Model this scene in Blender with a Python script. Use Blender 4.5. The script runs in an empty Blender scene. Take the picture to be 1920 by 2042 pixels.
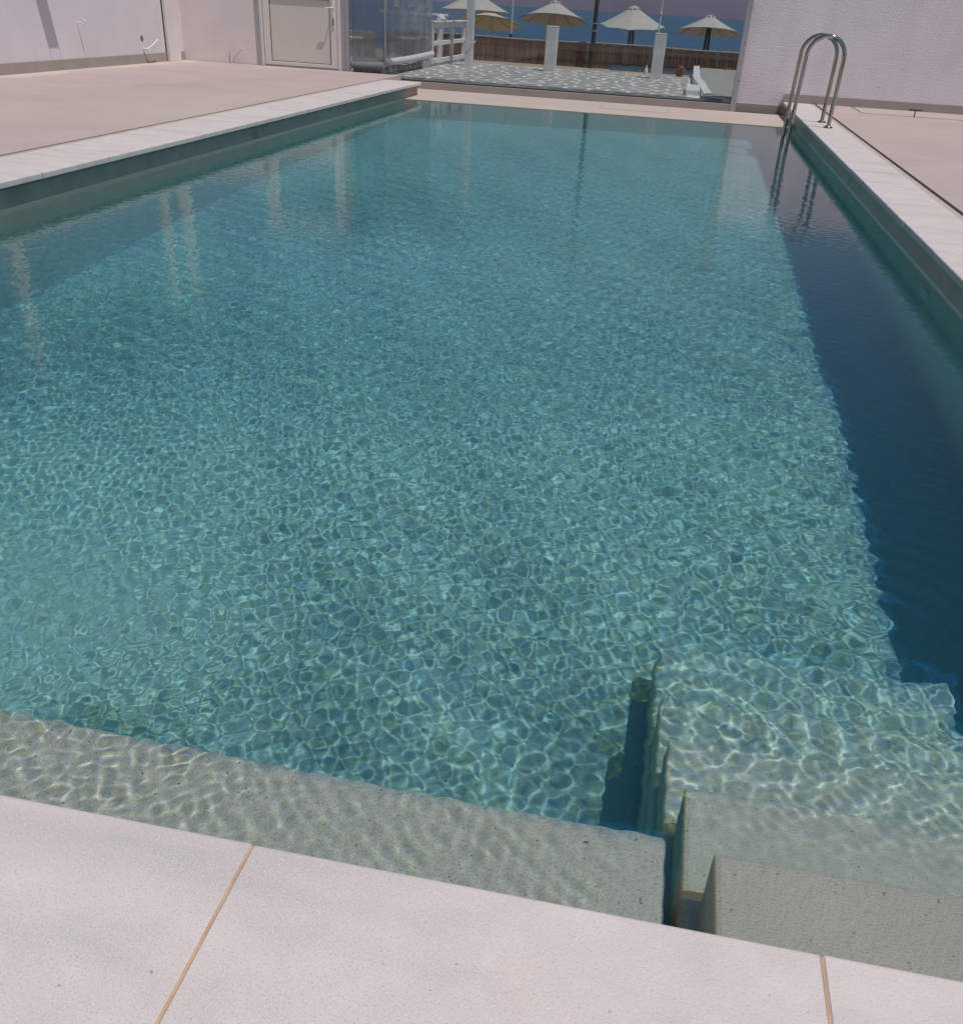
import bpy, bmesh, math, random
import numpy as np
from mathutils import Vector, Matrix
random.seed(7); rng=np.random.default_rng(11)
S=bpy.context.scene; C=S.collection
# ---------------------------------------------------------------- camera, world, sun, exposure
cam_d=bpy.data.cameras.new('camera'); cam=bpy.data.objects.new('camera',cam_d); C.objects.link(cam)
PITCH,YAW,ROLL,EYE=.5569,.1637,.0599,1.05
fw=Vector((-math.sin(YAW)*math.cos(PITCH),math.cos(YAW)*math.cos(PITCH),-math.sin(PITCH)))
r0=Vector((math.cos(YAW),math.sin(YAW),0)); u0=r0.cross(fw)
rt=math.cos(ROLL)*r0+math.sin(ROLL)*u0; up=-math.sin(ROLL)*r0+math.cos(ROLL)*u0
M=Matrix.Identity(4)
for i in range(3): M[i][0],M[i][1],M[i][2]=rt[i],up[i],-fw[i]
M[2][3]=EYE; cam.matrix_world=M
cam_d.sensor_fit='HORIZONTAL'; cam_d.sensor_width=36; cam_d.lens=36*1857.9/1920; cam_d.shift_y=(1165.2-1021)/1920
cam_d.clip_start=.05; cam_d.clip_end=40000
S.camera=cam
SUN_EL,SUN_AZ=math.radians(68.5),math.radians(30)      # azimuth from +X towards -Y
sdir=Vector((math.cos(SUN_EL)*math.cos(SUN_AZ),-math.cos(SUN_EL)*math.sin(SUN_AZ),math.sin(SUN_EL)))
W=bpy.data.worlds.new('World'); S.world=W; W.use_nodes=True
nt=W.node_tree; bg=nt.nodes['Background']; sk=nt.nodes.new('ShaderNodeTexSky')
sk.sky_type='NISHITA'; sk.sun_disc=False; sk.sun_elevation=SUN_EL
sk.sun_rotation=math.atan2(sdir.x,sdir.y); sk.air_density=1.0; sk.dust_density=1.2; sk.ozone_density=1.0
nt.links.new(sk.outputs[0],bg.inputs[0]); bg.inputs[1].default_value=.062
sun_d=bpy.data.lights.new('sun','SUN'); sun=bpy.data.objects.new('sun',sun_d); C.objects.link(sun)
sun_d.energy=3.0; sun_d.angle=math.radians(.5); sun_d.color=(1,.94,.89)
sun.rotation_euler=sdir.to_track_quat('Z','Y').to_euler()
sun_d.cycles.is_caustics_light=True
S.view_settings.view_transform='Standard'; S.view_settings.look='None'; S.view_settings.gamma=1
S.view_settings.exposure=-.08; S.view_settings.use_curve_mapping=False
cy=S.cycles; cy.caustics_refractive=True; cy.caustics_reflective=False; cy.use_denoising=True
cy.max_bounces=10; cy.transmission_bounces=8; cy.transparent_max_bounces=12; cy.volume_bounces=0; cy.volume_max_steps=4
cy.sample_clamp_indirect=3; cy.blur_glossy=.3
# ---------------------------------------------------------------- helpers
ZW=-.18; DEP=1.42                                     # water level, water depth
XL,XR,YN,YF=-3.926,1.492,.878,14.65                   # coping edges: left, right, near; far pool edge

def mat(name,base,rough=.75,var=.10,scale=3.0,bump=0.0,bscale=60.0,metal=0.0,spec=.4,stretch=(1,1,1),
        speck=None,blotch=None,detail=5.0,dist=.01,sub=None):
    """procedural surface: world-position noise for tone, optional specks and blotches, fine bump"""
    m=bpy.data.materials.new(name); m.use_nodes=True; t=m.node_tree; n=t.nodes; L=t.links
    b=n['Principled BSDF']; b.inputs['Roughness'].default_value=rough; b.inputs['Metallic'].default_value=metal
    b.inputs['Specular IOR Level'].default_value=spec
    g=n.new('ShaderNodeNewGeometry'); mp=n.new('ShaderNodeMapping'); mp.inputs['Scale'].default_value=stretch
    L.new(g.outputs['Position'],mp.inputs['Vector'])
    nz=n.new('ShaderNodeTexNoise'); nz.inputs['Scale'].default_value=scale; nz.inputs['Detail'].default_value=detail
    nz.inputs['Roughness'].default_value=.6; L.new(mp.outputs[0],nz.inputs['Vector'])
    r=n.new('ShaderNodeMapRange'); r.inputs['From Min'].default_value=.3; r.inputs['From Max'].default_value=.7
    r.inputs['To Min'].default_value=1-var; r.inputs['To Max'].default_value=1+var; L.new(nz.outputs[0],r.inputs['Value'])
    mx=n.new('ShaderNodeVectorMath'); mx.operation='SCALE'; mx.inputs[0].default_value=base; L.new(r.outputs[0],mx.inputs['Scale'])
    col=mx.outputs[0]
    def layer(col,fac,c):
        k=n.new('ShaderNodeMix'); k.data_type='RGBA'; L.new(fac,k.inputs['Factor']); L.new(col,k.inputs[6]); k.inputs[7].default_value=(*c,1)
        return k.outputs[2]
    def noisefac(sc,lo,hi,st=None,det=3):
        v=g.outputs['Position']
        if st: q=n.new('ShaderNodeMapping'); q.inputs['Scale'].default_value=st[0]; q.inputs['Rotation'].default_value=(0,0,st[1]); L.new(v,q.inputs[0]); v=q.outputs[0]
        z=n.new('ShaderNodeTexNoise'); z.inputs['Scale'].default_value=sc; z.inputs['Detail'].default_value=det; L.new(v,z.inputs['Vector'])
        q=n.new('ShaderNodeMapRange'); q.inputs['From Min'].default_value=lo; q.inputs['From Max'].default_value=hi; q.clamp=True; L.new(z.outputs[0],q.inputs['Value'])
        return q.outputs[0]
    for bl in (blotch or []): col=layer(col,noisefac(*bl[:3],bl[4] if len(bl)>4 else None,4),bl[3])
    for sp in (speck or []): col=layer(col,noisefac(*sp[:3],None,2),sp[3])
    L.new(col,b.inputs['Base Color'])
    if bump:
        z=n.new('ShaderNodeTexNoise'); z.inputs['Scale'].default_value=bscale; z.inputs['Detail'].default_value=6; z.inputs['Roughness'].default_value=.62
        L.new(mp.outputs[0],z.inputs['Vector']); bp=n.new('ShaderNodeBump'); bp.inputs['Strength'].default_value=bump; bp.inputs['Distance'].default_value=dist
        L.new(z.outputs[0],bp.inputs['Height']); L.new(bp.outputs[0],b.inputs['Normal'])
    return m

class MB:
    def __init__(s): s.v=[]; s.f=[]; s.sm=[]
    def add(s,v,f,smooth=False):
        o=len(s.v); s.v+=[tuple(x) for x in v]; s.f+=[tuple(i+o for i in q) for q in f]; s.sm+=[smooth]*len(f)
    def box(s,a,b,bev=0,seg=1):
        (x0,y0,z0),(x1,y1,z1)=a,b
        bm=bmesh.new(); bmesh.ops.create_cube(bm,size=1)
        for v in bm.verts: v.co=Vector((x0 if v.co.x<0 else x1,y0 if v.co.y<0 else y1,z0 if v.co.z<0 else z1))
        if bev: bmesh.ops.bevel(bm,geom=bm.edges[:],offset=bev,segments=seg,profile=.5,affect='EDGES')
        bm.verts.index_update(); s.add([v.co for v in bm.verts],[[v.index for v in f.verts] for f in bm.faces]); bm.free(); return s
    def prism(s,poly,z0,z1,cham=0):
        n=len(poly); c=sum((Vector((*p,0)) for p in poly),Vector())/n
        rings=[[(x,y,z0) for x,y in poly]]
        if cham:
            rings.append([(x,y,z1-cham) for x,y in poly])
            rings.append([(x+(c.x-x)/max(1e-6,math.hypot(c.x-x,c.y-y))*cham,y+(c.y-y)/max(1e-6,math.hypot(c.x-x,c.y-y))*cham,z1) for x,y in poly])
        else: rings.append([(x,y,z1) for x,y in poly])
        v=[p for r in rings for p in r]; f=[]
        for k in range(len(rings)-1):
            for i in range(n): j=(i+1)%n; f.append((k*n+i,k*n+j,(k+1)*n+j,(k+1)*n+i))
        f.append(tuple(range((len(rings)-1)*n,len(rings)*n))); f.append(tuple(reversed(range(n))))
        s.add(v,f); return s
    def tube(s,pts,r,n=12,cap=True):
        pts=[Vector(p) for p in pts]; rs=r if isinstance(r,(list,tuple)) else [r]*len(pts)
        v=[]; a=None
        for i,p in enumerate(pts):
            t=((pts[min(i+1,len(pts)-1)]-pts[max(i-1,0)])).normalized()
            if a is None: a=t.orthogonal().normalized()
            a=(a-t*a.dot(t)).normalized(); b=t.cross(a)
            for k in range(n): an=2*math.pi*k/n; v.append(p+(a*math.cos(an)+b*math.sin(an))*rs[i])
        f=[]
        for i in range(len(pts)-1):
            for k in range(n): j=(k+1)%n; f.append((i*n+k,i*n+j,(i+1)*n+j,(i+1)*n+k))
        s.add(v,f,True)
        if cap: s.add(v[:n],[tuple(reversed(range(n)))]); s.add(v[-n:],[tuple(range(n))])
        return s
    def lathe(s,prof,n=20,at=(0,0,0),axis=None):
        q=Vector(axis).to_track_quat('Z','Y') if axis else None
        v=[]
        for r,z in prof:
            for k in range(n):
                an=2*math.pi*k/n; p=Vector((r*math.cos(an),r*math.sin(an),z)); p=q@p if q else p; v.append(p+Vector(at))
        f=[(i*n+k,i*n+(k+1)%n,(i+1)*n+(k+1)%n,(i+1)*n+k) for i in range(len(prof)-1) for k in range(n)]
        s.add(v,f,True); s.add(v[:n],[tuple(reversed(range(n)))]); s.add(v[-n:],[tuple(range(n))]); return s
    def build(s,name,m,parent=None,recv=False):
        me=bpy.data.meshes.new(name); me.from_pydata(s.v,[],s.f); me.polygons.foreach_set('use_smooth',s.sm)
        me.materials.append(m); me.update(); o=bpy.data.objects.new(name,me); C.objects.link(o)
        if parent: o.parent=parent; o.matrix_parent_inverse=Matrix.Translation(-parent.location) if parent.location.length else Matrix.Identity(4)
        if recv: o.cycles.is_caustics_receiver=True
        return o
def struct(o,label=None):
    o['kind']='structure'
    if label: o['label']=label
    return o
def tag(o,label,cat,group=None):
    o['label']=label; o['category']=cat
    if group: o['group']=group
    return o
def thing(name,label,cat,loc=(0,0,0),group=None):
    o=bpy.data.objects.new(name,None); o.empty_display_size=.1; o.location=loc; C.objects.link(o); return tag(o,label,cat,group)
def Box(name,a,b,m,parent=None,bev=0,seg=1,recv=False): return MB().box(a,b,bev,seg).build(name,m,parent,recv)

# ---------------------------------------------------------------- materials
marble=mat('white_marble',(.64,.58,.562),.62,.07,9,.35,170,dist=.0025,blotch=[(1.9,.48,.72,(.50,.465,.47),((.7,3.4,1),.75)),(3.4,.56,.76,(.50,.475,.48),((1,2.2,1),.5)),(2.4,.54,.80,(.64,.51,.39)),(1.1,.5,.8,(.66,.60,.58))],speck=[(420,.53,.72,(.73,.68,.66)),(330,.55,.75,(.46,.43,.435)),(90,.75,.76,(.36,.33,.32))])
deckm=mat('beige_microcement',(.475,.385,.36),.8,.06,1.3,.2,90,dist=.002,blotch=[(.5,.52,.75,(.52,.44,.385),((1,.35,1),0)),(4,.6,.8,(.42,.345,.33))])
def dusty():
    m=mat('dusty_microcement',(.475,.385,.36),.8,.06,1.3,.2,90,dist=.002,blotch=[(.5,.52,.75,(.52,.44,.385),((1,.35,1),0)),(4,.6,.8,(.42,.345,.33)),(1.1,.58,.7,(.43,.36,.335),((1,.5,1),.3))]); t=m.node_tree; n=t.nodes; L=t.links; b=n['Principled BSDF']; src=b.inputs['Base Color'].links[0].from_socket
    g=n.new('ShaderNodeNewGeometry'); s_=n.new('ShaderNodeSeparateXYZ'); L.new(g.outputs['Position'],s_.inputs[0]); z=n.new('ShaderNodeTexNoise'); z.inputs['Scale'].default_value=1.4; z.inputs['Detail'].default_value=6; L.new(g.outputs['Position'],z.inputs['Vector'])
    a=n.new('ShaderNodeMath'); a.operation='MULTIPLY_ADD'; a.inputs[1].default_value=1.5; L.new(z.outputs[0],a.inputs[0]); L.new(s_.outputs[0],a.inputs[2])
    r=n.new('ShaderNodeMapRange'); r.inputs['From Min'].default_value=-7.25; r.inputs['From Max'].default_value=-7.45; r.inputs['To Max'].default_value=.7; L.new(a.outputs[0],r.inputs['Value'])
    k=n.new('ShaderNodeMix'); k.data_type='RGBA'; L.new(r.outputs[0],k.inputs['Factor']); L.new(src,k.inputs[6]); k.inputs[7].default_value=(.62,.53,.47,1); L.new(k.outputs[2],b.inputs['Base Color']); return m
dustm=dusty()
stripm=mat('beige_far_tile',(.52,.43,.385),.75,.05,2,.15,90,dist=.002,speck=[(60,.68,.76,(.6,.52,.47))])
taupe=mat('taupe_skirting_tile',(.36,.315,.285),.7,.08,3,.12,70,dist=.002)
grout=mat('orange_grout',(.54,.37,.24),.9,.22,14,.4,160,dist=.003,blotch=[(7,.55,.72,(.56,.42,.29))])
mortar=mat('pale_mortar',(.49,.42,.36),.9,.12,6,.3,110,dist=.003,blotch=[(3,.55,.7,(.40,.34,.29))])
slotm=mat('dark_slot',(.028,.022,.02),.8,.2,8)
whitew=mat('smooth_white_wall',(.70,.655,.69),.85,.05,1.1,.25,30,dist=.004,blotch=[(.8,.55,.8,(.62,.59,.62)),(2.3,.66,.78,(.66,.60,.58))],speck=[(28,.74,.79,(.55,.51,.50))])
creamw=mat('cream_white_wall',(.77,.70,.68),.85,.05,1.1,.25,40,dist=.004,blotch=[(.9,.5,.78,(.64,.60,.62))])
whitep=mat('white_paint',(.74,.72,.70),.5,.05,4,.1,60,dist=.002)
dullw=mat('dull_white_paint',(.66,.66,.66),.6,.08,5,.25,40,dist=.004)
door_c=mat('cream_door_panel',(.68,.635,.575),.45,.03,2)
door_f=mat('pinkish_white_frame',(.74,.68,.66),.4,.03,2)
greym=mat('grey_aluminium',(.40,.385,.40),.45,.05,4,metal=.2)
steel=mat('polished_steel',(.40,.385,.36),.09,.06,8,metal=1.0)
brown=mat('rusty_hole',(.20,.12,.06),.9,.35,30)
# textured render of the right wall
roughw=mat('rough_white_render',(.80,.745,.785),.9,.05,1.5,1.0,55,dist=.015,blotch=[(1.2,.55,.8,(.72,.67,.71)),(.6,.5,.8,(.70,.66,.66),((3.5,1,.25),0))],speck=[(9,.80,.83,(.3,.28,.28))])
# pool plaster: grey-beige with black flecks, pale deposit along the water line
def plaster_mat():
    m=mat('pool_plaster',(.84,.74,.64),.8,.07,5,.3,120,dist=.003,blotch=[(1.5,.5,.8,(.77,.71,.60))],
          speck=[(250,.47,.62,(.55,.50,.42)),(330,.55,.66,(.95,.88,.77)),(120,.60,.68,(.60,.55,.47)),(105,.70,.72,(.12,.11,.10))])
    t=m.node_tree; n=t.nodes; L=t.links; b=n['Principled BSDF']; src=b.inputs['Base Color'].links[0].from_socket
    g=n.new('ShaderNodeNewGeometry'); s=n.new('ShaderNodeSeparateXYZ'); L.new(g.outputs['Position'],s.inputs[0])
    nz=n.new('ShaderNodeTexNoise'); nz.inputs['Scale'].default_value=3.5; nz.inputs['Detail'].default_value=6; L.new(g.outputs['Position'],nz.inputs['Vector'])
    a=n.new('ShaderNodeMath'); a.operation='MULTIPLY_ADD'; a.inputs[1].default_value=-.03; L.new(nz.outputs[0],a.inputs[0]); L.new(s.outputs[2],a.inputs[2])
    d=n.new('ShaderNodeMath'); d.operation='SUBTRACT'; L.new(a.outputs[0],d.inputs[0]); d.inputs[1].default_value=ZW-.006
    e=n.new('ShaderNodeMath'); e.operation='ABSOLUTE'; L.new(d.outputs[0],e.inputs[0])
    f=n.new('ShaderNodeMapRange'); f.inputs['From Min'].default_value=.006; f.inputs['From Max'].default_value=.012; f.inputs['To Min'].default_value=.75; f.inputs['To Max'].default_value=0; L.new(e.outputs[0],f.inputs['Value'])
    k=n.new('ShaderNodeMix'); k.data_type='RGBA'; L.new(f.outputs[0],k.inputs['Factor']); L.new(src,k.inputs[6]); k.inputs[7].default_value=(.78,.70,.56,1); L.new(k.outputs[2],b.inputs['Base Color'])
    return m
plaster=plaster_mat()
stone=mat('grey_paving',(.30,.30,.285),.85,.16,4,.3,60,dist=.004)
joint=mat('white_painted_joint',(.74,.74,.71),.8,.07,8,.3,70,dist=.003)
sandm=mat('sand',(.36,.29,.22),.95,.18,3,.4,30)
concrete=mat('grey_concrete',(.30,.31,.29),.9,.1,3,.3,40)
rubble=mat('old_grey_stone',(.22,.215,.20),.95,.45,9,.8,35,dist=.02,blotch=[(7,.55,.62,(.6,.59,.56))])
canvas=mat('grey_beige_canvas',(.44,.43,.41),.9,.06,4,.2,60)
tan=mat('tan_canvas',(.58,.50,.38),.9,.06,4,.2,60)
darkwood=mat('dark_weathered_wood',(.035,.036,.042),.8,.25,5,.3,40,stretch=(1,1,.15))
woodpole=mat('brown_wood_pole',(.10,.07,.06),.8,.25,8,.3,40,stretch=(1,1,.2))
polew=mat('pale_metal_pole',(.55,.55,.58),.4,.05,5)
pink=mat('pink_petals',(.55,.12,.13),.8,.3,30); leafm=mat('green_leaves',(.06,.10,.04),.7,.3,20)
bluem=mat('blue_tarpaulin',(.022,.05,.075),.6,.3,5,.4,10,dist=.03)
redbrown=mat('red_brown_plastic',(.11,.05,.045),.5,.2,6)
def reed_mat():
    m=mat('dry_reed',(.215,.135,.098),.9,.25,6,stretch=(1,1,.3)); t=m.node_tree; n=t.nodes; L=t.links; b=n['Principled BSDF']; src=b.inputs['Base Color'].links[0].from_socket
    g=n.new('ShaderNodeNewGeometry'); mp=n.new('ShaderNodeMapping'); mp.inputs['Scale'].default_value=(85,85,.6); L.new(g.outputs['Position'],mp.inputs[0])
    w=n.new('ShaderNodeTexNoise'); w.inputs['Scale'].default_value=1; w.inputs['Detail'].default_value=2; L.new(mp.outputs[0],w.inputs['Vector'])
    r=n.new('ShaderNodeMapRange'); r.inputs['From Min'].default_value=.32; r.inputs['From Max'].default_value=.68; r.inputs['To Min'].default_value=.35; r.inputs['To Max'].default_value=1.75; L.new(w.outputs[0],r.inputs['Value'])
    v=n.new('ShaderNodeVectorMath'); v.operation='SCALE'; L.new(src,v.inputs[0]); L.new(r.outputs[0],v.inputs['Scale']); L.new(v.outputs[0],b.inputs['Base Color']); return m
reedm=reed_mat()
def glass_mat(name,tint,milk=0,milkcol=(.6,.6,.6),refl=1.0,mscale=1.5):
    m=bpy.data.materials.new(name); m.use_nodes=True; t=m.node_tree; n=t.nodes; L=t.links; n.remove(n['Principled BSDF']); out=n['Material Output']
    tr=n.new('ShaderNodeBsdfTransparent'); tr.inputs[0].default_value=(*tint,1); gl=n.new('ShaderNodeBsdfGlossy'); gl.inputs['Roughness'].default_value=.02
    lw_=n.new('ShaderNodeLayerWeight'); lw_.inputs[0].default_value=.5; p5=n.new('ShaderNodeMath'); p5.operation='POWER'; p5.inputs[1].default_value=5; L.new(lw_.outputs['Facing'],p5.inputs[0])
    fr=n.new('ShaderNodeMath'); fr.operation='MULTIPLY_ADD'; fr.inputs[1].default_value=.85; fr.inputs[2].default_value=.04; L.new(p5.outputs[0],fr.inputs[0]); base=tr.outputs[0]
    if milk:
        rf_=n.new('ShaderNodeBsdfRefraction'); rf_.inputs['Roughness'].default_value=.42; rf_.inputs['IOR'].default_value=1.02; rf_.inputs[0].default_value=(*tint,1); hz=n.new('ShaderNodeMixShader'); hz.inputs[0].default_value=.78; L.new(tr.outputs[0],hz.inputs[1]); L.new(rf_.outputs[0],hz.inputs[2]); base=hz.outputs[0]
    if milk:
        di=n.new('ShaderNodeBsdfDiffuse'); di.inputs[0].default_value=(*milkcol,1); tl=n.new('ShaderNodeBsdfTranslucent'); tl.inputs[0].default_value=(*milkcol,1)
        a=n.new('ShaderNodeMixShader'); L.new(di.outputs[0],a.inputs[1]); L.new(tl.outputs[0],a.inputs[2])
        g=n.new('ShaderNodeNewGeometry'); mp=n.new('ShaderNodeMapping'); mp.inputs['Scale'].default_value=(2.2,2.2,.8); L.new(g.outputs['Position'],mp.inputs[0])
        nz=n.new('ShaderNodeTexNoise'); nz.inputs['Scale'].default_value=mscale; nz.inputs['Detail'].default_value=4; L.new(mp.outputs[0],nz.inputs['Vector'])
        r=n.new('ShaderNodeMapRange'); r.inputs['From Min'].default_value=.3; r.inputs['From Max'].default_value=.75; r.inputs['To Min'].default_value=milk*.55; r.inputs['To Max'].default_value=milk*1.5; L.new(nz.outputs[0],r.inputs['Value'])
        k=n.new('ShaderNodeMixShader'); L.new(r.outputs[0],k.inputs[0]); L.new(base,k.inputs[1]); L.new(a.outputs[0],k.inputs[2]); base=k.outputs[0]
    s=n.new('ShaderNodeMixShader'); L.new(fr.outputs[0],s.inputs[0]); L.new(base,s.inputs[1]); L.new(gl.outputs[0],s.inputs[2]); L.new(s.outputs[0],out.inputs['Surface']); return m
clear=glass_mat('clear_tinted_glass',(.86,.88,.88)); vinyl=glass_mat('milky_vinyl',(.74,.79,.85),.50,(.36,.39,.45))

# ---------------------------------------------------------------- ground, sea, hills
o=struct(Box('ground',(-400,-60,-3.4),(400,62,-2.75),sandm)); 
def sea_mat():
    m=mat('sea_water',(.008,.072,.17),.25,.2,.02,0,1,spec=.12); n=m.node_tree.nodes; L=m.node_tree.links; b=n['Principled BSDF']
    g=n.new('ShaderNodeNewGeometry'); mp=n.new('ShaderNodeMapping'); mp.inputs['Scale'].default_value=(.5,1.2,1); L.new(g.outputs['Position'],mp.inputs[0])
    z=n.new('ShaderNodeTexNoise'); z.inputs['Scale'].default_value=1.2; z.inputs['Detail'].default_value=5; L.new(mp.outputs[0],z.inputs['Vector'])
    bp=n.new('ShaderNodeBump'); bp.inputs['Strength'].default_value=1; bp.inputs['Distance'].default_value=.35; L.new(z.outputs[0],bp.inputs['Height']); L.new(bp.outputs[0],b.inputs['Normal']); return m
seam=sea_mat()
mb=MB(); mb.add([(-30000,60,-2.9),(30000,60,-2.9),(30000,34000,-2.9),(-30000,34000,-2.9)],[(0,1,2,3)]); struct(mb.build('sea',seam))
hillm=mat('haze_tinted_hills',(.14,.125,.18),.95,.18,.0006,0,1)  # mauve of the distance haze is mixed into the hills' base colour
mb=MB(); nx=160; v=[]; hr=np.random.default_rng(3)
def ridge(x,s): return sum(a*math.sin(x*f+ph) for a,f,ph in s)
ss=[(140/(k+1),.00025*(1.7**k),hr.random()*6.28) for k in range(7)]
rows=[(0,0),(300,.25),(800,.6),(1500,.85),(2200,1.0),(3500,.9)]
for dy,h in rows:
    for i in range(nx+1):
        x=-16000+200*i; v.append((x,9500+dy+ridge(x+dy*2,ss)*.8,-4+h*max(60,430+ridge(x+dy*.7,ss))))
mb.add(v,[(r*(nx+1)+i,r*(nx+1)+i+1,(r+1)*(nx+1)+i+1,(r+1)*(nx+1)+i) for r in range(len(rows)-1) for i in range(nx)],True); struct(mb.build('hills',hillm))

# ---------------------------------------------------------------- pool basin, bench, steps, fittings
zf=ZW-DEP; wl,wr,wn=XL-.055,XR+.045,YN-.04
basin=MB(); zb=zf-.25
zd=ZW-2.15; zb=zd-.25
prof=[(.35,zf),(2.75,zf),(2.9,zf-.02),(5.4,ZW-1.95),(5.7,ZW-2.0),(YF+.4,zd)]
v=[(x,y,z+(.44 if y>5 and x>0 else 0)) for y,z in prof for x in (wl-.01,wr+.01)]+[(x,y,zb) for y in (.35,YF+.4) for x in (wl-.01,wr+.01)]
k=len(prof); f=[(2*i,2*i+1,2*i+3,2*i+2) for i in range(k-1)]+[(2*k,2*k+2,2*k+3,2*k+1),(0,2*k,2*k+1,1),(2*k-2,2*k-1,2*k+3,2*k+2)]+[tuple([2*k]+[2*i for i in range(k)]+[2*k+2])]+[tuple([2*k+3]+[2*i+1 for i in reversed(range(k))]+[2*k+1])]
basin.add(v,f)
basin.box((wl-.55,.35,zb),(wl,YF,-.041)); basin.box((wr,.35,zb),(wr+.38,YF,-.041))
basin.box((wl,.35,zf-.3),(wr,wn,-.041)); basin.box((wl,YF,zb),(wr,YF+.4,ZW-.025))
basin=struct(basin.build('pool_basin',plaster,recv=True))
b=Box('bench_ledge',(wl-.02,wn-.02,zf-.02),(.185,1.43,ZW-.35),plaster,basin,.012,2,True); b['label']='long shallow underwater ledge along the near pool edge'
for x0,y1,d,l in ((.26,1.31,.18,'uppermost pool step just under the water'),(.225,1.63,.42,'second pool step from the top'),(.20,1.95,.66,'third pool step from the top'),(.19,2.29,.90,'fourth pool step from the top'),(.182,2.70,1.14,'lowest and deepest pool step')):
    b=Box('step',(x0,wn-.02,zf-.02+d*.003),(1.13-.004*(.26-x0)/.08,y1,ZW-d),plaster,basin,.014,2,True); b['label']=l
# darker grey plaster band between coping and water
bandm=mat('grey_band_plaster',(.42,.375,.325),.55,.14,6,.3,110,dist=.003,blotch=[(3,.55,.75,(.26,.25,.22)),(1.2,.58,.7,(.13,.15,.14))])
for nm,a,b in (('l',(wl,wn,ZW+.016),(wl+.004,YF,-.0415)),('r',(wr-.004,wn,ZW+.016),(wr,YF,-.0415))): Box('plaster_band',a,b,bandm,basin)
def disc(y,z,r):
    mb=MB(); mb.lathe([(r,0),(r,.012),(r*.86,.02),(r*.80,.014),(.001,.016)],28,(wr,y,z),(-1,0,0)); return mb
fit=mat('inlet_plastic',(.88,.88,.84),.5,.1,10)
for y,z,r in ((5.91,-.48,.11),(8.94,-.46,.10),(12.75,-.55,.10)):
    o=disc(y,z,r).build('pool_light',fit,basin,True)
for y in (7.6,11.0): disc(y,-.42,.03).build('inlet_nozzle',fit,basin,True)

# ---------------------------------------------------------------- decks, coping, far strip
deckL=struct(Box('deck',(-8.3,-6,-.9),(-4.555,16.585,0),dustm),'pinkish beige deck left of the pool')
deckR=struct(Box('deck',(1.985,-6,-.9),(9.5,16.75,0),deckm),'pinkish beige deck right of the pool')
deckN=struct(Box('deck',(-4.555,-6,-.9),(1.985,.33,-.001),deckm),'deck behind the near coping')
Box('end_riser',(-4.555,YF+.001,-.9),(wl,15.42,-.041),taupe,deckL); Box('end_riser',(wr,YF+.001,-.9),(1.92,16.75,-.041),taupe,deckR)
strip=struct(Box('far_strip',(-4.555,YF+.002,-.9),(wr,16.6,ZW+.008),stripm),'low beige strip between the water and the glass screen')
mb=MB(); mb.box((-1.22,15.45,ZW+.004),(-.21,16.25,ZW+.0095)); fr=mb.build('access_cover',taupe,strip)
Box('cover_plate',(-1.207,15.468,ZW+.005),(-.223,16.232,ZW+.0115),stripm,fr)
# drain slots: a pale mortar strip, then a dark recess
for nm,d,x0,x1,xs0,xs1,ya,yb in (('l',deckL,-4.535,-4.555,-4.485,-4.535,.33,15.45),('r',deckR,1.955,1.985,1.905,1.955,.33,16.735)):
    Box('drain_slot',(min(x0,x1),ya,-.9),(max(x0,x1),yb,-.03),slotm,d)
    Box('mortar_strip',(min(xs0,xs1),ya,-.9),(max(xs0,xs1),yb,-.004),mortar,d)
# inspection cover on the right deck: fine dark joints set just proud
mb=MB()
for a,b in (((2.5,15.60,0),(4.9,15.608,.003)),((2.5,15.608,0),(2.512,16.735,.003)),((4.15,15.608,0),(4.162,16.735,.003))): mb.box(a,b)
mb.build('cover_joint',slotm,deckR)
coping=struct(thing('pool_coping','white marble coping slabs all round the pool','coping'))
del coping['category']
def bull(x0,y0,x1,y1,side):
    """marble slab with a rounded nose on the pool side, tiny chamfer elsewhere"""
    bm=bmesh.new(); bmesh.ops.create_cube(bm,size=1)
    for v in bm.verts: v.co=Vector((x0 if v.co.x<0 else x1,y0 if v.co.y<0 else y1,-.04 if v.co.z<0 else random.uniform(-.0004,.0006)))
    def on(e):
        c=(e.verts[0].co+e.verts[1].co)/2
        return {'+x':abs(c.x-x1)<1e-6,'-x':abs(c.x-x0)<1e-6,'+y':abs(c.y-y1)<1e-6}[side] and abs((e.verts[0].co-e.verts[1].co).z)<.005
    bmesh.ops.bevel(bm,geom=[e for e in bm.edges if on(e)],offset=.008,segments=4,profile=.5,affect='EDGES')
    tops=[e for e in bm.edges if all(v.co.z>-.002 for v in e.verts) and len(e.link_faces)==2 and e.calc_face_angle(0)>1.2]
    if tops: bmesh.ops.bevel(bm,geom=tops,offset=.002,segments=1,affect='EDGES')
    bm.verts.index_update(); mb=MB(); mb.add([v.co for v in bm.verts],[[v.index for v in f.verts] for f in bm.faces]); bm.free(); return mb
def row(cuts,fn,gap): 
    for a,b in zip(cuts[:-1],cuts[1:]): fn(a+gap/2,b-gap/2)
nearcuts=[-4.475,-3.655,-2.855,-2.055,-1.255,-.457,.343,1.143,1.9]
row(nearcuts,lambda a,b: bull(a,.34,b,YN+random.uniform(-.0015,.001),'+y').build('coping_slab',marble,coping),.0046)
sidecuts=lambda y0,y1,n: [y0]+[y0+(y1-y0)*k/n+random.uniform(-.03,.03) for k in range(1,n)]+[y1]
row(sidecuts(.884,15.45,18),lambda a,b: bull(-4.48,a,XL+random.uniform(-.0015,.0015),b,'+x').build('coping_slab',marble,coping),.0075)
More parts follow.
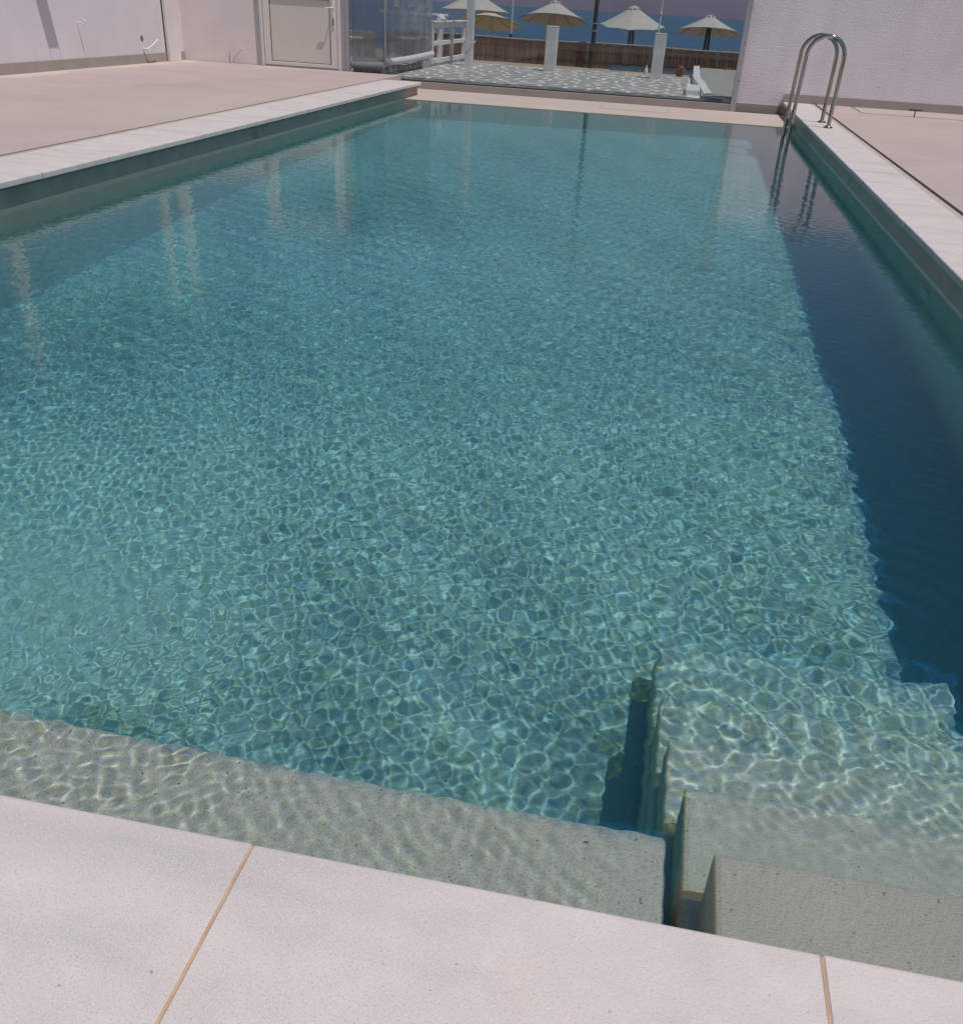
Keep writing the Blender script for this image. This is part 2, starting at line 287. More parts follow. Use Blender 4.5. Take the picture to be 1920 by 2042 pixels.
row(sidecuts(.884,16.735,19),lambda a,b: bull(XR+random.uniform(-.0015,.0015),a,1.90,b,'-x').build('coping_slab',marble,coping),.0075)
mb=MB()
for c in nearcuts[1:-1]: mb.box((c-.0022,.34,-.04),(c+.0022,YN-.006,-.0012))
mb.build('grout_line',grout,coping)
# a little bed under the coping so joints do not see through
mb=MB(); mb.box((-4.478,.342,-.055),(1.898,YN-.03,-.042)); mb.box((-4.478,YN,-.055),(XL-.04,15.40,-.042)); mb.box((XR+.034,YN,-.055),(1.898,16.73,-.042)); mb.build('bedding',mat('dark_bedding',(.16,.135,.12),.9,.2,6),coping)

# ---------------------------------------------------------------- walls round the pool
lw=tag(Box('garden_wall',(-8.55,-6,-.9),(-8.3,16.85,1.36),whitew),'smooth white garden wall along the left deck, with a taupe skirting','wall')
Box('skirting',(-8.3,-6,0),(-8.286,15.955,.125),taupe,lw,.002); Box('skirting',(-8.3,16.37,0),(-8.286,16.585,.125),taupe,lw,.002)
Box('pilaster',(-8.3,15.985,0),(-8.235,16.365,1.36),creamw,lw,.006); Box('dark_joint',(-8.3,15.955,0),(-8.29,15.984,1.36),slotm,lw)
Box('corner_bead',(-8.3,15.86,.127),(-8.294,15.953,1.36),whitep,lw,.002)
mb=MB(); mb.lathe([(.045,0),(.03,.004),(.001,.003)],10,(-8.3,15.25,.33),(1,0,0)); h=mb.build('chipped_hole',brown,lw); h.scale.z=1.0
bk=tag(Box('garden_wall',(-8.3,16.6,-.9),(-6.995,16.85,1.36),creamw),'cream white wall between the left corner and the door','wall')
rw=tag(Box('garden_wall',(.785,16.76,-.9),(10,17.0,1.46),roughw),'rough rendered white wall behind the chrome ladder','wall')
Box('skirting',(1.50,16.745,-.04),(9.5,16.76,.115),taupe,rw,.002); Box('skirting',(.785,16.745,ZW),(1.499,16.76,-.055),taupe,rw,.002); Box('skirting_return',(1.485,16.70,-.04),(1.499,16.745,.10),taupe,rw)
pw=tag(Box('low_parapet',(-4.56,16.605,-.9),(.70,16.80,-.072),taupe,bev=.004),'low taupe parapet under the glass screen','parapet')
# beam on the left wall that throws the broad slanting shadow
bw=thing('wall_bracket','white bracket board projecting from the left wall above the hook','bracket',(-8.3,12.7,1.3))
Box('board',(-8.3,12.57,1.30),(-7.945,12.81,1.325),whitep,bw); 
for y in (12.58,12.80): MB().tube([(-7.945,y,1.312),(-7.90,y,1.312)],.006,6).build('rod',whitep,bw)
for y,l in ((11.45,'slim white post on the left wall, farthest from the corner'),(15.55,'slim white post on the left wall just before the pilaster'),(16.29,'stout white post above the pilaster in the left corner')):
    w=.06 if y<16 else .085
    t=thing('wall_post',l,'post',(-8.42,y,1.36),'posts standing on the left wall'); Box('shaft',(-8.42-w,y-w,1.36),(-8.42+w,y+w,3.4),whitep,t,.004); Box('foot_plate',(-8.42-w-.03,y-w-.03,1.36),(-8.42+w+.03,y+w+.03,1.372),greym,t)
# hook and conduits
hk=thing('wall_hook','small white ring hook screwed into the left wall','hook',(-8.3,13.53,.55))
MB().tube([(-8.3,13.53,.55),(-8.22,13.53,.55)],.007,8).build('shank',whitep,hk)
MB().tube([(-8.205+.03*math.cos(a),13.53,.565+.03*math.sin(a)) for a in np.linspace(-2.4,3.0,16)],.006,8).build('ring',whitep,hk)
def conduit(n,label,loc,paths):
    t=thing(n,label,'cable conduit',loc)
    for p in paths:
        MB().tube(p,.011,10).build('tube',whitep,t)
    return t
conduit('cable_conduit','pair of white conduit ends by the brown hole in the left wall',(-8.28,15.28,0),[[(-8.3,15.24,.20),(-8.24,15.25,.19),(-8.20,15.33,.23),(-8.18,15.52,.315)],[(-8.3,15.27,.20),(-8.22,15.27,.17),(-8.20,15.25,.18)]])
conduit('cable_conduit','pair of white conduit ends standing by the cream wall',(-7.45,16.58,0),[[(-7.46,16.585,.0),(-7.46,16.58,.1),(-7.45,16.575,.255)],[(-7.43,16.58,0),(-7.41,16.565,.08),(-7.20,16.50,.235)]])

# ---------------------------------------------------------------- door and glass screen
dr=thing('garden_door','cream white panel door with a lever handle beside the glass screen','door',(-6.28,16.62,0))
fm=MB(); fm.box((-6.995,16.60,0),(-6.885,16.72,2.2),.004); fm.box((-5.62,16.60,.001),(-5.56,16.72,2.2),.003); fm.box((-6.884,16.60,2.1),(-5.621,16.72,2.2)); fm.box((-6.884,16.62,0),(-5.621,16.72,.02)); fm.build('frame',door_f,dr)
Box('jamb_strip',(-6.993,16.585,0),(-6.93,16.599,1.38),greym,dr)
st=MB()
for a,b in (((-6.875,16.608,.022),(-6.765,16.66,2.09)),((-5.735,16.608,.022),(-5.627,16.66,2.09)),((-6.764,16.608,.022),(-5.736,16.66,.075)),((-6.764,16.608,.975),(-5.736,16.66,1.06)),((-6.764,16.608,2.0),(-5.736,16.66,2.09))): st.box(a,b,.004)
st.build('leaf_frame',door_f,dr)
Box('panel',(-6.755,16.630,.083),(-5.745,16.65,.967),door_c,dr)
gk=MB()
for a,b in (((-6.7645,16.622,.075),(-6.755,16.65,.975)),((-5.745,16.622,.075),(-5.7355,16.65,.975)),((-6.755,16.622,.0755),(-5.745,16.65,.083)),((-6.755,16.622,.967),(-5.745,16.65,.9745))): gk.box(a,b)
gk.build('gasket',slotm,dr)
Box('glass_pane',(-6.76,16.635,1.065),(-5.74,16.643,1.995),clear,dr)
hp=Box('handle_plate',(-5.70,16.596,.60),(-5.665,16.608,1.02),whitep,dr,.004)
MB().tube([(-5.682,16.596,.875),(-5.682,16.535,.875),(-5.70,16.525,.874),(-5.79,16.525,.866)],.0105,10).build('lever',whitep,hp)
kb=MB(); kb.box((-5.690,16.590,.63),(-5.674,16.596,.73),.002); kb.build('key_cylinder',slotm,hp)
gs=thing('glass_screen','clear glass screen in grey posts at the far end of the pool','glass screen',(-2.4,16.66,-.07))
P=MB(); P.box((-5.558,16.60,0),(-5.50,16.70,2.3),.003); P.box((-5.499,16.612,0),(-5.437,16.70,2.3),.003); P.build('post',greym,gs)
P=MB(); P.box((.700,16.60,ZW+.008),(.784,16.70,2.3),.004); pr=P.build('post',greym,gs)

for z in (.25,.75,1.2): MB().lathe([(.007,0),(.007,.004),(.001,.005)],8,(.765,16.60,z),(0,-1,0)).build('screw',slotm,pr)

MB().box((-5.436,16.63,-.071),(.699,16.69,-.058),.002).build('bottom_channel',slotm,gs)
Box('pane',(-5.436,16.655,-.058),(-1.302,16.663,2.25),clear,gs); Box('pane',(-1.298,16.655,-.058),(.699,16.663,2.25),clear,gs)
Box('top_rail',(-5.499,16.63,2.25),(.784,16.69,2.3),greym,gs)

# ---------------------------------------------------------------- pool ladder
ld=thing('pool_ladder','polished steel pool ladder with two hooped rails on the right coping','pool ladder',(1.6,13.26,0))
for y in (12.92,13.60):
    pts=[(1.27,y,-1.05),(1.285,y,-.5),(1.292,y,0),(1.302,y,.45)]+[(1.518-.211*math.cos(a),y,.725+.212*math.sin(a)) for a in np.linspace(0,math.pi,19)]+[(1.728,y,.45),(1.724,y,.2),(1.722,y,0.0)]
    rl=MB().tube(pts,.0235,18).build('rail',steel,ld,True)
    MB().lathe([(.056,0),(.056,.006),(.048,.016),(.024,.02),(.024,.026),(.02,.03)],24,(1.722,y,.001)).build('flange',steel,rl)
for z in (-.45,-.70,-.95): Box('tread',(1.25,12.94,z-.012),(1.33,13.58,z+.012),steel,ld,.006,2,True)
th=thing('lifting_handle','small T shaped metal handle standing on the right deck','handle',(3.2,15.56,0))
MB().tube([(3.2,15.56,0),(3.2,15.56,.085)],.008,8).build('stem',darkwood,th); MB().tube([(3.11,15.56,.09),(3.29,15.56,.09)],.009,8).build('bar',darkwood,th)

# ---------------------------------------------------------------- terrace beyond the glass
terr=struct(Box('terrace',(-4.93,16.81,-.9),(.30,22.75,-.0515),joint),'crazy paving terrace beyond the glass screen')
def clip(poly,p,n):
    out=[]
    for i in range(len(poly)):
        a,b=poly[i],poly[(i+1)%len(poly)]; da=(a[0]-p[0])*n[0]+(a[1]-p[1])*n[1]; db=(b[0]-p[0])*n[0]+(b[1]-p[1])*n[1]
        if da<=0: out.append(a)
        if (da<0<db) or (db<0<da): t=da/(da-db); out.append((a[0]+t*(b[0]-a[0]),a[1]+t*(b[1]-a[1])))
    return out
cell=.385; pr_=random.Random(5); seeds={}
for i in range(-1,15):
    for j in range(-1,17): seeds[i,j]=(-4.93+(i+.5+(.5 if j%2 else 0)+pr_.uniform(-.30,.30))*cell,16.81+(j+.5+pr_.uniform(-.30,.30))*cell)
for (i,j),p in seeds.items():
    poly=[(p[0]-.6,p[1]-.6),(p[0]+.6,p[1]-.6),(p[0]+.6,p[1]+.6),(p[0]-.6,p[1]+.6)]
    for di in (-2,-1,0,1,2):
        for dj in (-2,-1,0,1,2):
            q=seeds.get((i+di,j+dj))
            if q is None or q==p: continue
            d=math.hypot(q[0]-p[0],q[1]-p[1]); n=((q[0]-p[0])/d,(q[1]-p[1])/d); g=.029 if abs(n[0])>.5 else .018
            poly=clip(poly,(p[0]+n[0]*(d/2-g),p[1]+n[1]*(d/2-g)),n)
            if not poly: break
        if not poly: break
    for pt,n in (((-4.90,0),(-1,0)),((.02,0),(1,0)),((0,16.83),(0,-1)),((0,22.68),(0,1))):
        if poly: poly=clip(poly,pt,n)
    if not poly or len(poly)<3: continue
    A=abs(sum(poly[k][0]*poly[(k+1)%len(poly)][1]-poly[(k+1)%len(poly)][0]*poly[k][1] for k in range(len(poly))))/2
    if A<.012: continue
    MB().prism(poly,-.0514,-.0511+pr_.uniform(0,.0003),.0003).build('paving_stone',stone,terr)
struct(Box('planting_bed',(-12,22.751,-.9),(6,27,-.075),sandm),'strip of bare sand in front of the reed fence')
struct(Box('patio',(-12,16.90,-.9),(-5.08,22.75,-.06),concrete),'neighbouring patio floor behind the vinyl curtain')
# ramp with white kerb at the right
rp=thing('side_ramp','grey slab with a white painted kerb right of the paving','ramp',(.5,19,-.05))
mb=MB(); mb.add([(.24,16.82,-.9),(1.6,16.82,-.9),(1.6,23.9,-.9),(.24,23.9,-.9),(.24,16.82,-.02),(1.6,16.82,-.02),(1.6,23.9,.10),(.24,23.9,.10)],[(3,2,1,0),(4,5,6,7),(0,1,5,4),(1,2,6,5),(2,3,7,6),(3,0,4,7)]); mb.build('slab',concrete,rp)
mb=MB(); n_=14; v=[]
for i in range(n_+1):
    y=16.83+(23.9-16.83)*i/n_; w=pr_.uniform(-.012,.012); xl=.31-.22*min(1,(y-16.83)/4)+w; zt=.0+.13*(i/n_)+pr_.uniform(-.004,.004)
    v+= [(xl,y,-.3),(xl,y,zt),(xl+.13+pr_.uniform(-.015,.015),y,zt+.006),(xl+.15,y,-.3)]
f=[]
for i in range(n_):
    for k in range(4): f.append((i*4+k,i*4+(k+1)%4,(i+1)*4+(k+1)%4,(i+1)*4+k))
f+=[(3,2,1,0),(n_*4,n_*4+1,n_*4+2,n_*4+3)]
mb.add(v,f); mb.build('kerb',dullw,rp)
MB().box((-.02,17.5,-.3),(.22,18.9,.035),.02,2).build('block',dullw,rp)
# pillars and tall post
for x,y,h,l in ((-2.79,21.55,.745,'short square white pillar nearer the left, standing alone at the paving edge'),(-.64,21.55,.735,'short square white pillar at the right with a thin pole behind it')):
    t=thing('white_pillar',l,'pillar',(x,y,-.05),'short white pillars along the terrace edge')
    MB().box((x-.112,y-.112,-.3),(x+.112,y+.112,h-.02),.012,2).build('shaft',dullw,t); MB().box((x-.114,y-.114,h-.02),(x+.114,y+.114,h),.010,2).build('cap',dullw,t)
tp=thing('white_post','tall white square post at the end of the white railing','post',(-4.47,21.55,-.05)); MB().box((-4.545,21.48,-.3),(-4.40,21.62,2.6),.006).build('shaft',dullw,tp)
MB().tube([(-4.47+.112*math.cos(a),21.55+.112*math.sin(a),.38+.012*math.sin(a*2)) for a in np.linspace(0,6.283,20)],.008,6).build('tie',polew,tp)
# railing along the neighbour's edge
rg=thing('white_railing','white painted wooden railing with square openings beside the tall post','railing',(-4.95,21.7,0))
def rbox(n,a,b): MB().box(a,b,.006).build(n,dullw,rg)
rbox('top_board',(-5.02,20.12,.695),(-4.86,23.3,.725)); rbox('top_rail',(-4.965,20.12,.605),(-4.905,23.3,.69)); rbox('middle_rail',(-4.965,20.12,.31),(-4.905,23.3,.385)); rbox('bottom_rail',(-4.965,20.12,.01),(-4.905,23.3,.085))
for y in (20.17,20.77,21.9,23.08): rbox('upright',(-4.972,y-.045,.0),(-4.90,y+.045,.607))
MB().box((-5.05,20.05,-.3),(-4.93,23.4,-.02),.02,2).build('sill',dullw,rg)
# low stone wall under the vinyl curtain
sw=thing('stone_wall','low old stone wall with flaking white paint under the vinyl curtain','wall',(-5,18.3,-.05))
mb=MB(); pr2=random.Random(9)
for a in np.arange(16.86,19.5,.33):
    for k,z in enumerate((-.3,-.02)):
        mb.box((-5.07+pr2.uniform(-.02,.01),a+.01,z),(-4.935+pr2.uniform(-.03,.01),a+.32,(-.025 if k==0 else .055+pr2.uniform(-.02,.015))),.015)
mb.build('stones',rubble,sw)['kind']='stuff'
MB().box((-5.04,19.50,-.3),(-4.93,20.03,.085),.012,2).build('white_block',dullw,sw); MB().box((-5.45,16.84,-.3),(-5.08,16.98,.03),.015,2).build('front_block',rubble,sw)
cv=thing('vinyl_curtain','milky see-through vinyl weather curtain with a white bottom hem left of the railing','curtain',(-5,18.4,.1))
def wavy(x0,y0,x1,y1,z0a,z0b,z1,n=24):
    mb=MB(); v=[]; ph=random.random()*6
    for i in range(n+1):
        t=i/n; x=x0+(x1-x0)*t; y=y0+(y1-y0)*t; w=.018*math.sin(t*19+ph)+.01*math.sin(t*43+ph*2)
        for k in range(7): u=k/6; v.append((x+w*u*(1 if x0==x1 else .2),y+w*u*(1 if x0!=x1 else .2),(z0a+(z0b-z0a)*t)*(1-u)+z1*u))
    mb.add(v,[(i*7+k,(i+1)*7+k,(i+1)*7+k+1,i*7+k+1) for i in range(n) for k in range(6)],True); return mb
wavy(-4.90,16.86,-4.90,20.08,.155,.20,2.3).build('sheet',vinyl,cv); wavy(-5.46,16.84,-4.905,16.84,.13,.155,2.3,10).build('sheet',vinyl,cv)
MB().tube([(-4.90,16.84+3.24*t,.15+.03*t-.012*math.sin(t*3.1)) for t in np.linspace(0,1,14)],.052,12).build('hem',dullw,cv); MB().tube([(-5.46,16.83,.085),(-4.91,16.83,.095)],.052,12).build('hem',dullw,cv)
MB().tube([(-4.895,16.835,.15),(-4.895,16.835,2.3)],.017,8).build('edge_seam',dullw,cv)

# ---------------------------------------------------------------- furniture behind the railing and curtain
def chair(x,y,rz,label):
    t=thing('white_chair',label,'chair',(0,0,0),'white chairs on the neighbouring patio')
    MB().box((-.22,-.22,.40),(.22,.22,.44),.01).build('seat',dullw,t)
    for sx in (-.19,.19):
        for sy in (-.19,.19): MB().box((sx-.022,sy-.022,-.02),(sx+.022,sy+.022,.40 if sy<0 else .86)).build('leg',dullw,t)
    for z in (.55,.68,.81): MB().box((-.168,.175,z),(.168,.200,z+.08),.004).build('slat',dullw,t)
    t.location=(x,y,-.04); t.rotation_euler=(0,0,rz); return t
chair(-5.75,22.1,1.2,'white chair nearest the tall post, seen through the railing'); chair(-5.7,20.9,1.7,'white chair behind the left end of the railing'); chair(-6.4,19.6,1.5,'white chair blurred behind the vinyl curtain')
bx=thing('crate','reddish brown crate between the white chairs behind the railing','crate',(-6.0,21.6,0)); Box('body',(-6.25,21.45,-.05),(-5.85,21.85,.50),redbrown,bx,.01); Box('lid',(-6.27,21.43,.50),(-5.83,21.87,.53),redbrown,bx,.006)
tb=thing('patio_table','white patio table top showing above the railing','table',(-6.1,22.6,0)); Box('tabletop',(-6.6,22.35,.78),(-5.2,22.72,.82),dullw,tb,.008)
for x in (-6.5,-5.3): Box('leg',(x-.03,22.5,-.05),(x+.03,22.56,.78),dullw,tb)
nb=tag(Box('patio_wall',(-9.5,22.4,-.3),(-6.75,22.55,.42),mat('ochre_wall',(.42,.38,.25),.9,.15,3),bev=.01),'low ochre wall blurred behind the vinyl curtain','wall')
cl=MB(); cr=random.Random(4); bm=bmesh.new(); bmesh.ops.create_icosphere(bm,subdivisions=3,radius=.1)
for v in bm.verts: v.co=Vector((v.co.x*.9,v.co.y*1.0,max(-.02,v.co.z*.75)))+v.co.normalized()*.035*math.sin(v.co.x*55+2)*math.cos(v.co.y*48+v.co.z*60)
bm.verts.index_update(); cl.add([v.co+Vector((-4.94,20.93,.745)) for v in bm.verts],[[v.index for v in f.verts] for f in bm.faces],True); bm.free()
tag(cl.build('folded_cloth',dullw),'crumpled white cloth lying on top of the railing','cloth')

# ---------------------------------------------------------------- reed fence, poles, plants
rf=thing('reed_fence','brown dry reed fence with a pale top rail in front of the sea','reed fence',(-1.5,24.5,-.1))
mb=MB(); rr=random.Random(21); x=-6.6
while x<4.2:
    for lay in range(2):
        w=rr.uniform(.006,.013); y=24.5+lay*.018+rr.uniform(-.006,.006); z0=-.12+rr.uniform(-.02,.06); z1=.40+rr.uniform(-.02,.012); ln=rr.uniform(-.012,.012); xx=x+rr.uniform(-.006,.006)
        mb.add([(xx-w,y,z0),(xx,y-w,z0),(xx+w,y,z0),(xx-w+ln,y,z1),(xx+ln,y-w,z1),(xx+w+ln,y,z1)],[(0,1,4,3),(1,2,5,4),(2,0,3,5),(3,4,5),(2,1,0)])
    x+=.013
mb.build('reeds',reedm,rf)['kind']='stuff'
MB().tube([(-6.6+10.8*t,24.49,.415+.012*math.sin(t*17)) for t in np.linspace(0,1,30)],.016,8).build('top_rail',mat('pale_cane',(.36,.31,.27),.8,.2,8),rf)
for z in (.06,.30): MB().tube([(-6.6,24.485,z),(4.2,24.485,z)],.005,5).build('wire',woodpole,rf)
for x in (-5.9,-4.15,-1.9,.1,2.2): MB().tube([(x,24.56,-.5),(x,24.56,.41)],.03,8).build('fence_post',woodpole,rf)
t=thing('utility_pole','dark wooden pole rising behind the reed fence between two pillars','pole',(-2.4,24.35,-.1)); MB().tube([(-2.245,24.33,-.5),(-2.215,24.33,.4),(-2.20,24.33,5)],[.056,.05,.04],14).build('shaft',darkwood,t)
for z in (.66,.80): MB().tube([(-2.21+.054*math.cos(a),24.33+.054*math.sin(a),z) for a in np.linspace(0,6.283,16)],.006,5).build('band',polew,t)
t=thing('flag_pole','thin pale pole fixed to the reed fence near the tan parasol','pole',(-4.15,24.6,0)); MB().tube([(-4.15,24.63,-.5),(-4.15,24.63,4)],.022,8).build('shaft',polew,t); MB().lathe([(.04,0),(.04,.05),(.025,.06)],10,(-4.15,24.63,.43)).build('collar',darkwood,t)
t=thing('flag_pole','thin pale pole rising from behind the right hand white pillar','pole',(-.70,21.72,0)); MB().tube([(-.705,21.70,-.3),(-.70,21.70,4)],.017,8).build('shaft',polew,t); MB().lathe([(.024,0),(.024,.04),(.017,.045)],10,(-.70,21.70,1.05)).build('collar',polew,t)
def plant(x,y,l):
    t=thing('potted_geranium',l,'plant',(x,y,-.07),'pink geraniums by the reed fence'); r=random.Random(int(x*100))
    MB().lathe([(.06,0),(.085,.1),(.09,.105),(.001,.1)],12,(x,y,-.075)).build('pot',mat('clay',(.30,.15,.09),.9,.1,9),t)
    for nm,m,n,s,zz in (('leaves',leafm,60,.022,.06),('flowers',pink,46,.02,.105)):
        mb=MB()
        for k in range(n):
            a=r.uniform(0,6.28); e=r.uniform(.0,.13); p=Vector((x+e*math.cos(a),y+e*math.sin(a),zz+r.uniform(-.03,.07)-.07+.03)); q=Vector((r.uniform(-1,1),r.uniform(-1,1),r.uniform(.2,1))).normalized(); u=q.orthogonal().normalized()*s; w=q.cross(u)
            mb.add([p-u,p-w*.8,p+u,p+w*.8+q*.008],[(0,1,2),(0,2,3)])
        mb.build(nm,m,t)['kind']='stuff'
plant(-.19,23.3,'pink geranium right of the second white pillar'); plant(.80,23.6,'pink geranium at the right end near the grey glass post')
tp2=MB(); r=random.Random(3); v=[]; nn=40
for i in range(nn+1):
    x=-1.75+i*(2.9/nn)
    for y,z in ((24.1,-.08),(24.12,-.03),(24.2,.0),(24.38,.03),(24.42,-.08)): v.append((x,y+r.uniform(-.02,.02),z*(1+r.uniform(-.5,.4)) if z>-.05 else z))
tp2.add(v,[(i*5+k,(i+1)*5+k,(i+1)*5+k+1,i*5+k+1) for i in range(nn) for k in range(4)],True); tag(tp2.build('tarpaulin',bluem),'crumpled blue tarpaulin along the foot of the reed fence','tarpaulin')
bt=MB().lathe([(.04,0),(.045,.04),(.03,.1),(.012,.14),(.012,.165),(.001,.168)],14,(-.92,23.4,-.074)).build('garden_cone',whitep); tag(bt,'small white cone on the sand left of the right hand pillar','cone')

# ---------------------------------------------------------------- beach parasols
def parasol(cx,cy,rim,apex,R,tilt,rot,m,label,pole_m,two=False):
    t=thing('beach_parasol',label,'parasol',(cx,cy,-2.75),'beach parasols between the reed fence and the sea')
    rx=Matrix.Rotation(tilt,4,'X')@Matrix.Rotation(rot,4,'Z'); H=apex-rim; c0=Vector((cx,cy,rim))
    def T(p): return c0+rx@Vector(p)
    N=8; S_=6; K=8; v=[]; f=[]
    for k in range(K+1):
        u=k/K
        for i in range(N*S_):
            th=2*math.pi*i/(N*S_); fr=(i%S_)/S_; sag=math.sin(fr*math.pi)
            r=R*(.10+.90*u)*(1-.075*sag*u); z=H*(1-u)**1.12*.97+.0-(.05*sag*u*(1-u)*H*4*.4)+.035*sag*u*u*H
            v.append(T((r*math.cos(th),r*math.sin(th),z)))
    n=N*S_
    f=[(k*n+i,k*n+(i+1)%n,(k+1)*n+(i+1)%n,(k+1)*n+i) for k in range(K) for i in range(n)]
    mb=MB(); mb.add(v,f,False); cnp=mb.build('canopy',m,t)
    sd=cnp.modifiers.new('thickness','SOLIDIFY'); sd.thickness=.008
    # little raised vent cap with gaps
    mb=MB(); v=[]
    for u,zz in ((.02,H*1.10),(.11,H*1.03),(.165,H*.93)):
        for i in range(n): th=2*math.pi*i/n; v.append(T((R*u*math.cos(th),R*u*math.sin(th),zz+(.03*math.sin(th*8) if u>.12 else 0))))
    mb.add(v,[(k*n+i,k*n+(i+1)%n,(k+1)*n+(i+1)%n,(k+1)*n+i) for k in range(2) for i in range(n)]+[tuple(reversed(range(n)))]); vc=mb.build('vent_cap',m,t); vc.modifiers.new('thickness','SOLIDIFY').thickness=.008
    for i in range(N):
        th=2*math.pi*i/N; MB().tube([T((R*.05*math.cos(th),R*.05*math.sin(th),H*.90)),T((R*.55*math.cos(th),R*.55*math.sin(th),H*.36)),T((R*.985*math.cos(th),R*.985*math.sin(th),-.012))],.012,5).build('rib',greym,t)
    for dx in ((-.12,.14) if two else (0,)): MB().tube([(cx+dx,cy,-2.85),T((dx*.3,0,H*.8))],.045,8).build('pole',pole_m,t)
    return t
deg=math.radians
parasol(-7.75,38,.80,1.36,1.27,deg(-2),.2,canvas,'grey beige parasol behind the tall white post, leftmost on the beach',greym)
parasol(-7.75,41,.42,.78,1.22,deg(-13),.1,tan,'lower tan coloured parasol just under the leftmost grey one',polew)
parasol(-4.90,38,.68,1.22,1.20,deg(-10),.3,canvas,'grey beige parasol above the left hand white pillar with a wavy front edge',greym)
parasol(-2.16,38,.66,1.20,1.13,deg(6),0.0,canvas,'grey beige parasol tilted towards the pool between dark pole and right pillar',woodpole,True)
parasol(.45,38,.60,1.07,1.12,deg(-8),.25,canvas,'rightmost grey beige parasol on two dark posts near the glass edge',darkwood,True)

# ---------------------------------------------------------------- water: a closed body with a rippled top
def rippled(X,Y):
    g=np.random.default_rng(11); Z=np.zeros_like(X)
    # slow fields that make some patches lively and others calm
    def field(seed,sc):
        q=np.random.default_rng(seed); F=np.zeros_like(X)
        for k in range(9): th=q.random()*6.283; f=sc*(.6+q.random()); F+=np.sin(f*(X*math.cos(th)+Y*math.sin(th))+q.random()*6.283)
        return F/3
    A=np.clip(.97+.13*field(1,1.6),.6,1.25); B=np.clip(1.0+.5*field(2,2.3),.2,1.7)
    calm=1-.6*np.exp(-(((X+1.65)/.55)**2+((Y-2.35)/.55)**2)); shallow=np.clip((Y-1.0)/.6,.35,1)
    still=1-.8*np.clip((X-.12)/.12,0,1)*np.clip((1.55-Y)/.25,0,1); gap=1-.72*np.exp(-(((X-.2)/.17)**2+((Y-1.55)/.5)**2))
    A=A*calm*shallow*gap*still; B=B*calm*np.clip((Y-1.0)/.6,.5,1)*gap*still**2
    for i in range(46):
        lam=.029*(.125/.029)**(g.random()**1.2); k=2*math.pi/lam; th=g.random()*6.283
        Z+=A*AMP1/k*np.sin(k*(X*math.cos(th)+Y*math.sin(th))+g.random()*6.283)
    dy=.004+.0013*Y
    for i in range(52):
        lam=.021*(.030/.021)**g.random(); k=2*math.pi/lam; th=g.random()*6.283
        Z+=B*np.clip((lam/dy-3.0)/2.5,0,1)*AMP2/k*np.sin(k*(X*math.cos(th)+Y*math.sin(th))+g.random()*6.283)
    # rings spreading from an inlet over the steps and from a drip at the left
    for cx,cy_,lam,a,w in ((.62,2.05,.095,.034,.55),(.42,1.88,.055,.020,.40),(-1.02,1.56,.032,.030,.34),(.95,2.9,.06,.012,.5)):
        R_=np.hypot(X-cx,Y-cy_); k=2*math.pi/lam; Z+=still**2*a/k*np.exp(-(R_/w)**2)*np.sin(k*R_)*np.clip(R_/.05,0,1)*np.clip((Y-.9)/.3,.4,1)
    for i in range(16):       # busy little ripples at the left end of the ledge
        lam=.028+.02*g.random(); k=2*math.pi/lam; th=g.random()*6.283; Z+=np.exp(-(((X+.95)/.42)**2+((Y-1.28)/.35)**2))*.0085/k*np.sin(k*(X*math.cos(th)+Y*math.sin(th))+g.random()*6.283)
    for i in range(12):       # straight wavelets slanting over the ledge
        lam=.034+.03*g.random(); k=2*math.pi/lam; th=.75+.30*g.standard_normal(); Z+=still**2*np.exp(-((Y-1.15)/.40)**2)*np.clip(.55+.6*field(40+i,3.0),0,1.4)*.0085/k*np.sin(k*(X*math.cos(th)+Y*math.sin(th))+g.random()*6.283)
    return Z
AMP1,AMP2=.0031,.0016
ys=[wn-.012]
while ys[-1]<YF+.012: ys.append(ys[-1]+.004+.0013*ys[-1])
xs=np.linspace(wl-.012,wr+.012,1050); ys=np.array(ys); X,Y=np.meshgrid(xs,ys); Z=ZW+rippled(X,Y); n0,n1=X.shape
v=np.stack([X,Y,Z],-1).reshape(-1,3); ix=np.arange(n0*n1).reshape(n0,n1)
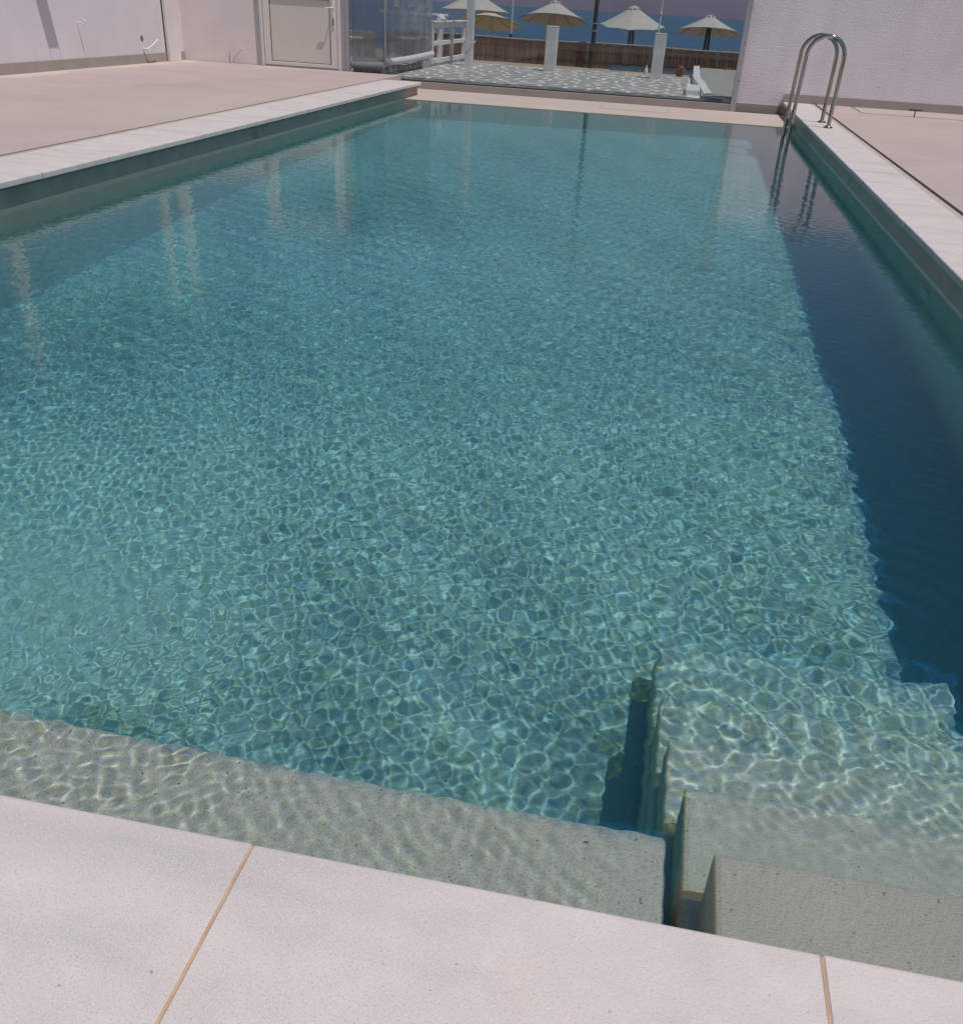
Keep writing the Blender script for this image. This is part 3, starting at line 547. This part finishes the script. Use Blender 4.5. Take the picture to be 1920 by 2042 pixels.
q=np.stack([ix[:-1,:-1],ix[:-1,1:],ix[1:,1:],ix[1:,:-1]],-1).reshape(-1,4)
me=bpy.data.meshes.new('water'); me.vertices.add(len(v)); me.vertices.foreach_set('co',v.ravel())
me.loops.add(q.size); me.loops.foreach_set('vertex_index',q.ravel()); me.polygons.add(len(q)); me.polygons.foreach_set('loop_start',np.arange(0,q.size,4)); me.polygons.foreach_set('loop_total',np.full(len(q),4)); me.polygons.foreach_set('use_smooth',np.ones(len(q),bool)); me.update()
water=struct(bpy.data.objects.new('water',me),'clear rippled turquoise pool water'); C.objects.link(water); water.cycles.is_caustics_caster=True
m=bpy.data.materials.new('pool_water'); m.use_nodes=True; nt=m.node_tree; N=nt.nodes; L=nt.links; N.remove(N['Principled BSDF']); out=N['Material Output']
def gl(col,ior):
    g=N.new('ShaderNodeBsdfGlass'); g.inputs['Color'].default_value=(*col,1); g.inputs['Roughness'].default_value=0; g.inputs['IOR'].default_value=ior; return g.outputs[0]
DISP=.25; SPREAD=.078
a1=N.new('ShaderNodeAddShader'); mxs=N.new('ShaderNodeMixShader'); mxs.inputs[0].default_value=DISP
L.new(gl((1,.70,.04),1.333-SPREAD),a1.inputs[0]); L.new(gl((0,.30,.96),1.333+SPREAD),a1.inputs[1])
L.new(gl((1,1,1),1.333),mxs.inputs[1]); L.new(a1.outputs[0],mxs.inputs[2]); L.new(mxs.outputs[0],out.inputs['Surface'])
va=N.new('ShaderNodeVolumeAbsorption'); va.inputs[0].default_value=(.05,.885,1.0,1); L.new(va.outputs[0],out.inputs['Volume'])
ge=N.new('ShaderNodeNewGeometry'); sp=N.new('ShaderNodeSeparateXYZ'); L.new(ge.outputs['Position'],sp.inputs[0])
lt=N.new('ShaderNodeMath'); lt.operation='LESS_THAN'; lt.inputs[1].default_value=ZW+.01; L.new(sp.outputs[2],lt.inputs[0])     # water absorbs only below its own surface
mu=N.new('ShaderNodeMath'); mu.operation='MULTIPLY'; mu.inputs[1].default_value=.56; L.new(lt.outputs[0],mu.inputs[0]); L.new(mu.outputs[0],va.inputs[1])
me.materials.append(m)
